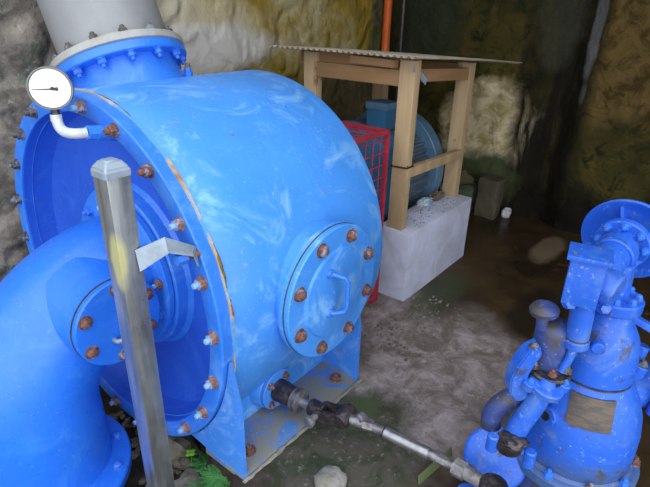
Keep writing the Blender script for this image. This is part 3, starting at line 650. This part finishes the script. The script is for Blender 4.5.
# right-hand studs and blue lever bar, base fittings
b = NB(); rod(b, (.098, -.03, .50), (.108, -.035, .548), .022, n=20, bev=.003); rod(b, (.118, .01, .53), (.128, .01, .585), .019, n=20, bev=.004); AO('stud_boss', b)
bolt(A, (.109, -.035, .548), (.1, 0, 1), .013, .01, 'greybolt', local=True)
b = NB(); beam(b, (.055, .01, .69), (.20, -.04, .62), .028, .02, bev=.004); rod(b, (.20, -.04, .55), (.20, -.04, .66), .014, n=14); rod(b, (.19, -.03, .36), (.20, -.04, .56), .014, n=14); AO('hand_lever', b)
b = NB(); rod(b, (-.130, -.070, .385), (-.162, -.088, .392), .030, n=28, bev=.003); AO('core_plug', b)
b = NB(); rod(b, (-.160, -.086, .391), (-.166, -.090, .393), .014, n=6); AO('plug_hole', b, 'greasy')
b = NB(); sweep(b, bez(V((.05, -.215, .07)), V((.06, -.215, .14)), V((.13, -.19, .14)), V((.19, -.12, .09)), 10), .018, 16); rod(b, (.052, -.215, .06), (.045, -.215, .118), .032, n=20, bev=.005); AO('drain_fitting', b, 'actold')
bolt(A, (.042, -.218, .118), (-.1, 0, 1), .016, .012, 'rustbolt', local=True)

# ------------------------------------------------------------------ concrete plinth
PL = thing('concrete_plinth', 'pale grey concrete plinth block under the timber canopy', 'plinth', (2.58, 1.6, 0))
b = NB(); box(b, (2.585, 1.26, .19), (.78, .20, .44), bev=.008)
box(b, (2.585, 2.13, .19), (.78, .14, .44), bev=.008); box(b, (2.585, 1.71, .085), (.78, .72, .21), bev=.005)
obj('plinth_block', b, 'plinth', PL)
def scatter(name, n, x0, x1, y0, y1, z, smin, smax, mat, label, cat, seed):
    random.seed(seed); b = NB()
    for i in range(n):
        s = random.uniform(smin, smax); blob(b, (random.uniform(x0, x1), random.uniform(y0, y1), z + s * .3), (s, s * random.uniform(.6, 1), s * .6), .4, 1, i)
    return tag(obj(name, b, mat), label, cat, kind='stuff')
scatter('gravel', 120, 2.29, 2.86, 1.18, 1.35, .41, .002, .006, 'stone', 'scattered dark grit on top of the pale concrete plinth', 'gravel', 3)
scatter('rubble', 170, 1.75, 2.35, .85, 1.14, .004, .003, .012, 'stone', 'small grit and rubble on the floor below the plinth', 'rubble', 5)

# ------------------------------------------------------------------ timber canopy
W = thing('timber_canopy', 'small timber frame shelter with a thin corrugated sheet roof', 'shelter', (2.56, 1.56, .41))
def roofz(x): return 1.287 - (x - 2.1) * .0755
POSTS = [(2.235, 1.265, .086), (2.925, 1.290, .086), (2.235, 1.865, .086), (2.925, 1.865, .086)]
for x, y, w in POSTS:
    b = NB(); z0_ = .41 if y < 1.5 else .19; box(b, (x, y, (roofz(x) - .012 + z0_) / 2), (.052 if x < 2.5 else .06, w, roofz(x) - .012 - z0_), bev=.003); obj('post', b, 'wood', W)
b = NB(); beam(b, (2.255, 1.955, 1.243), (2.255, 1.23, 1.243), .04, .062, bev=.003) ; obj('header_board', b, 'woodh', W)
b = NB(); beam(b, (2.185, 1.57, 1.252), (2.185, 1.315, 1.246), .04, .036, bev=.003); obj('packing_board', b, 'woodh', W)
b = NB(); beam(b, (2.235, 1.822, 1.180), (2.235, 1.308, 1.180), .045, .075, bev=.003); obj('crossbeam', b, 'woodh', W)
b = NB(); beam(b, (2.262, 1.27, 1.193), (2.90, 1.28, 1.152), .045, .062, bev=.003); obj('side_beam', b, 'woodh', W)
b = NB(); beam(b, (2.262, 1.865, 1.19), (2.90, 1.865, 1.15), .045, .062, bev=.003); obj('side_beam', b, 'woodh', W)
b = NB(); beam(b, (2.925, 1.90, 1.168), (2.925, 1.25, 1.168), .045, .07, bev=.003); obj('crossbeam', b, 'woodh', W)
b = NB(); beam(b, (2.215, 1.235, .722), (2.93, 1.255, .690), .034, .052, bev=.003); obj('mid_rail', b, 'wood', W)
b = NB(); beam(b, (2.20, 1.225, 1.235), (2.33, 1.225, 1.16), .004, .03, bev=0); obj('joint_strap', b, 'weldsteel', W)
b = NB(); N_ = 260; rows = []
for i in range(N_ + 1):
    y = 1.150 + .90 * i / N_; dz = .0055 * math.sin(2 * PI * (y - 1.15) / .036)
    row = []
    for t in (0, 1):
        for x in (2.085, 2.5, 2.95, 3.45):
            sag = .006 * math.sin(PI * (x - 2.08) / 1.4) - .012 * max(0, (y - 1.75))
            row.append(b.verts.new((x, y, roofz(x) + dz + sag + (.0012 if t else 0))))
    rows.append(row)
for r1_, r2_ in zip(rows, rows[1:]):
    for j in range(3):
        b.faces.new((r1_[j], r1_[j + 1], r2_[j + 1], r2_[j])); b.faces.new((r1_[4 + j], r1_[5 + j], r2_[5 + j], r2_[4 + j]))
    b.faces.new((r1_[0], r2_[0], r2_[4], r1_[4])); b.faces.new((r1_[3], r2_[3], r2_[7], r1_[7]))
obj('roof_sheet', b, 'roof', W)
b = NB(); h_ = .031; ctr = V((2.235, 1.265, .755))
pts_ = [ctr + V(p) for p in ((-.031, -.048, 0), (.031, -.048, .0), (.031, .048, -.002), (-.031, .048, -.004), (-.031, -.048, 0))]
sweep(b, pts_, .004, 8); sweep(b, [ctr + V((-.031, -.048, 0)), ctr + V((-.05, -.062, .004)), ctr + V((-.052, -.06, .02))], .0025, 6)
tag(obj('cable_tie', b, 'black'), 'thin black cable tied around the front timber post', 'cable')

# ------------------------------------------------------------------ generator
GN_ = thing('generator', 'blue-grey finned generator under the timber canopy', 'generator', (2.62, 1.70, .19))
gy, gz = 1.70, .56
b = NB(); prof = []; n = 180
m = frame((0, gy, gz), X); A0, B0 = [], []
for i in range(n):
    a = 2 * PI * i / n; r = .318 if (i % 4) < 2 else .300
    A0.append(b.verts.new(m @ V((r * math.cos(a), r * math.sin(a), 2.38)))); B0.append(b.verts.new(m @ V((r * math.cos(a), r * math.sin(a), 2.86))))
b.faces.new(A0[::-1]); b.faces.new(B0)
for i in range(n): j = (i + 1) % n; b.faces.new((A0[i], A0[j], B0[j], B0[i]))
obj('stator_body', b, 'gen', GN_, sharp=25)
b = NB(); lathe(b, [(.30, 2.80), (.360, 2.80), (.365, 2.805), (.365, 2.885), (.360, 2.89), (.30, 2.89)], (0, gy, gz), X, 80, closed=True); obj('end_ring', b, 'genring', GN_)
b = NB(); lathe(b, [(.0, 2.84), (.30, 2.84), (.29, 2.87), (.22, 2.888), (0, 2.89)], (0, gy, gz), X, 64); obj('fan_cowl', b, 'gen', GN_)
b = NB(); lathe(b, [(.0, 2.27), (.07, 2.27), (.08, 2.30), (.24, 2.33), (.325, 2.36), (.335, 2.40), (.30, 2.40)], (0, gy, gz), X, 64); obj('end_shield', b, 'genbox', GN_)
b = NB(); box(b, (2.47, 1.555, .935), (.12, .13, .13), bev=.018); tb = obj('terminal_box', b, 'genbox', GN_)
b = NB(); box(b, (2.47, 1.555, .995), (.135, .145, .045), bev=.02); obj('box_lid', b, 'genring', tb)
b = NB(); box(b, (2.43, 1.47, .80), (.10, .10, .12), bev=.01); obj('cable_gland_box', b, 'genbox', GN_)
b = NB(); rod(b, (1.71, AY, AZ), (2.27, AY, AZ), .035, n=24); obj('drive_shaft', b, 'dullrod', GN_)
b = NB(); rod(b, (2.04, AY, AZ), (2.16, AY, AZ), .11, n=32, bev=.005); obj('coupling', b, 'greasy', GN_)
b = NB(); box(b, (2.62, gy, .215), (.42, .46, .05), bev=.005); obj('mounting_foot', b, 'gen', GN_)

# ------------------------------------------------------------------ red mesh guard
GD = thing('mesh_guard', 'red wire mesh guard over the shaft between drum and generator', 'guard', (1.96, 1.65, 0))
gx0, gx1, gy0, gy1, gz1 = 1.80, 2.105, 1.285, 2.0, .945
def bar(bm, a, c, s=.020): beam(bm, a, c, s, s, (0, 0, 1) if abs(V(c).z - V(a).z) < .1 else (1, 0, 0), .002)
b = NB()
for x in (gx0, gx1):
    for y in (gy0, gy1): bar(b, (x, y, 0), (x, y, gz1))
    bar(b, (x, gy0, gz1), (x, gy1, gz1)); bar(b, (x, gy0, .04), (x, gy1, .04))
for y in (gy0, gy1): bar(b, (gx0, y, gz1), (gx1, y, gz1)); bar(b, (gx0, y, .04), (gx1, y, .04))
obj('guard_frame', b, 'red', GD)
b = NB(); wr = .0028
def wires(o_, u, v, lu, lv, step):
    o_, u, v = V(o_), V(u), V(v)
    t = step
    while t < lu: rod(b, o_ + u * t, o_ + u * t + v * lv, wr, n=5); t += step
    t = step
    while t < lv: rod(b, o_ + v * t, o_ + v * t + u * lu, wr, n=5); t += step
wires((gx0, gy0, .04), (1, 0, 0), (0, 0, 1), gx1 - gx0, gz1 - .04, .062)
wires((gx0, gy0, gz1), (1, 0, 0), (0, 1, 0), gx1 - gx0, gy1 - gy0, .062)
wires((gx0, gy0, .04), (0, 1, 0), (0, 0, 1), gy1 - gy0, gz1 - .04, .062)
obj('wire_mesh', b, 'red', GD)
b = NB(); box(b, (gx1 - .03, gy0 - .001, .16), (.035, .012, .32), bev=.002); obj('guard_foot', b, 'red', GD)

# ------------------------------------------------------------------ wall furniture
b = NB(); rod(b, (3.86, 2.44, -.01), (3.86, 2.44, 2.69), .034, n=24); tag(obj('standpipe', b, 'orange'), 'bright orange vertical pipe in the far corner of the wall', 'pipe')
b = NB(); rod(b, (3.87, 2.30, -.01), (3.87, 2.30, 2.69), .02, n=16); 
tag(obj('conduit', b, 'greasy'), 'thin dark vertical conduit beside the orange pipe', 'pipe')
def rockbox(name, c, s, mat, seed, label, cat):
    b = NB(); box(b, c, s, bev=.02); bmesh.ops.subdivide_edges(b, edges=b.edges[:], cuts=4, use_grid_fill=True)
    for v in b.verts: v.co += V((noise.noise(v.co * 9 + V((seed, 0, 0))), noise.noise(v.co * 9 + V((0, seed, 0))), noise.noise(v.co * 9 + V((0, 0, seed))))) * .018
    return tag(obj(name, b, mat), label, cat, 'masonry blocks at the foot of the back wall')
rockbox('masonry_block', (3.80, 1.60, .09), (.20, .26, .22), 'mossblock', 1, 'low green mossy block at the foot of the back wall', 'block')
rockbox('masonry_block', (3.79, 1.34, .15), (.14, .17, .32), 'wall_dark', 4, 'dark upright block beside the mossy block by the back wall', 'block')
b = NB(); blob(b, (3.78, 1.60, .262), (.06, .11, .055), .35, 3, 5); tag(obj('rock', b, 'wall_dark'), 'dark round rock resting on the mossy block', 'rock')
b = NB(); blob(b, (3.86, 1.21, .035), (.05, .035, .045), .35, 3, 6); tag(obj('litter', b, 'whitelitter'), 'small white scrap lying on the floor by the back wall', 'litter')
# rags and generator-side clutter on the plinth
b = NB(); blob(b, (2.66, 1.325, .424), (.065, .030, .022), .6, 4, 7, 4); tag(obj('rag', b, 'cloth'), 'crumpled blue and white cloth on top of the plinth', 'cloth')
b = NB(); blob(b, (2.80, 1.320, .428), (.065, .030, .026), .6, 4, 8, 4); tag(obj('rag', b, 'rag'), 'crumpled brown rag on top of the plinth near the far post', 'cloth')
# stones in the pit
for i, (c, s, lab) in enumerate((((.86, 1.42, -.20), (.07, .09, .06), 'pale round stone in the pit below the blue flange'), ((.79, 1.25, -.21), (.07, .06, .045), 'flat grey stone in the pit beside the steel post'), ((.98, 1.55, -.22), (.10, .08, .06), 'dark stone deep in the pit under the drum'), ((1.00, 1.29, -.23), (.06, .06, .05), 'brownish stone in the pit next to the front gusset'))):
    b = NB(); blob(b, c, s, .35, 3, i + 10); tag(obj('stone', b, 'stone'), lab, 'stone', 'stones in the pit under the turbine')
b = NB(); blob(b, (1.005, .735, .0), (.055, .05, .05), .3, 3, 21, 1.5); tag(obj('stone', b, 'lump'), 'grey concrete lump on the floor at the bottom edge of the view', 'stone')
b = NB()
for k_, (a_, c_) in enumerate((((1.19, .50, .012), (1.38, .47, .012)),)):
    beam(b, a_, c_, .005, .05, (0, .2, 1), .001); beam(b, V(a_) + V((0, -.022, -.02)), V(c_) + V((0, -.022, -.02)), .045, .005, Z, .001)
tag(obj('angle_iron', b, 'mossangle'), 'short mossy angle iron set in the floor beneath the linkage rod', 'bar')
b = NB(); rod(b, (1.19, .335, -.03), (1.19, .335, .10), .032, n=20, bev=.004); lathe(b, [(0, 0), (.055, 0), (.055, .02), (0, .02)], (1.19, .335, 0), Z, 24)
tag(obj('floor_stub', b, 'act'), 'short blue stub rising from the floor under the rod end', 'pipe')

# ferns
def fern(name, c, R, nf, label, seed, mat='leaf'):
    random.seed(seed); b = NB(); c = V(c)
    for k_ in range(nf):
        a = 2 * PI * k_ / nf + random.uniform(-.3, .3); L_ = R * random.uniform(.75, 1.1); lift = random.uniform(.5, .9)
        u = V((math.cos(a), math.sin(a), 0)); s = V((-math.sin(a), math.cos(a), 0))
        P_ = lambda t: c + u * (L_ * t) + V((0, 0, L_ * lift * (t - .75 * t * t)))
        for j in range(1, 18):
            t = j / 18; w = L_ * .24 * math.sin(PI * min(1, t * .85 + .15)) * (1 if j < 17 else .6)
            p = P_(t); p2_ = P_(t + .05)
            for sd in (-1, 1):
                tip = p + s * (sd * w) + u * (w * .35) + V((0, 0, -.1 * w))
                q1 = p + s * (sd * w * .55) + u * (w * .26 + L_ * .006); q0 = p + s * (sd * w * .45) + u * (w * .16 - L_ * .010)
                vs = [b.verts.new(x_) for x_ in (p, q0, tip, q1)]; b.faces.new(vs)
                dz_ = V((0, 0, .0008)); 
        sweep(b, [P_(0), P_(.5), P_(1)], [.0012, .001, .0004], 5)
    return tag(obj(name, b, mat), label, 'fern', 'ferns growing beside the front gusset')
FG = []
fern('fern', (.80, 1.075, -.05), .085, 22, 'bright green fern growing at the foot of the front gusset', 1)
fern('fern', (.74, 1.14, -.13), .07, 18, 'green fern tuft between the steel post and the larger fern', 2)
fern('fern', (.86, 1.26, -.17), .06, 16, 'small darker fern among stones below the blue flange', 3)
b = NB(); 
for a in range(4): blob(b, (.845 + .011 * math.cos(a * 1.6), 1.31 + .011 * math.sin(a * 1.6), -.125), (.011, .009, .003), .2, 2, a)
rod(b, (.845, 1.31, -.20), (.845, 1.31, -.125), .0015, n=6)
tag(obj('seedling', b, 'leafy'), 'tiny yellow-green seedling among the pit stones', 'plant')
scatter('pit_rubble', 220, .55, 1.1, 1.2, 1.9, -.285, .006, .03, 'stone', 'loose dark rubble covering the pit floor under the turbine', 'rubble', 11)

# ------------------------------------------------------------------ light and camera
w = bpy.data.worlds.new('overcast_sky'); scene.world = w; w.use_nodes = True
nt = w.node_tree; bg = nt.nodes['Background']; bg.inputs['Color'].default_value = (.93, .965, 1.0, 1); bg.inputs['Strength'].default_value = 1.0
tc = nt.nodes.new('ShaderNodeTexCoord'); dt = nt.nodes.new('ShaderNodeVectorMath'); dt.operation = 'DOT_PRODUCT'; dt.inputs[1].default_value = V((-.50, -.62, .60)).normalized()
mr = nt.nodes.new('ShaderNodeMapRange'); mr.interpolation_type = 'SMOOTHSTEP'; mr.inputs['From Min'].default_value = -.2; mr.inputs['From Max'].default_value = 1; mr.inputs['To Min'].default_value = .25; mr.inputs['To Max'].default_value = 2.6
nt.links.new(tc.outputs['Generated'], dt.inputs[0]); nt.links.new(dt.outputs['Value'], mr.inputs['Value']); nt.links.new(mr.outputs[0], bg.inputs['Strength'])
cam = bpy.data.cameras.new('camera'); co = bpy.data.objects.new('camera', cam); C.objects.link(co); scene.camera = co
cam.sensor_width = 36; cam.lens = 36 * 510 / 650; cam.clip_start = .02
AZc, PIc, RO = math.radians(38.1), math.radians(24.85), math.radians(1.4)
fw = V((math.cos(AZc) * math.cos(PIc), math.sin(AZc) * math.cos(PIc), -math.sin(PIc)))
r_ = V((math.sin(AZc), -math.cos(AZc), 0)); u_ = r_.cross(fw)
r2, u2 = r_ * math.cos(RO) + u_ * math.sin(RO), -r_ * math.sin(RO) + u_ * math.cos(RO)
mt = Matrix((r2, u2, -fw)).transposed().to_4x4(); mt.translation = V((0, 0, 1.48)); co.matrix_world = mt
vs = scene.view_settings; vs.view_transform = 'Standard'; vs.look = 'None'; vs.gamma = 1; vs.use_curve_mapping = False
vs.exposure = .25
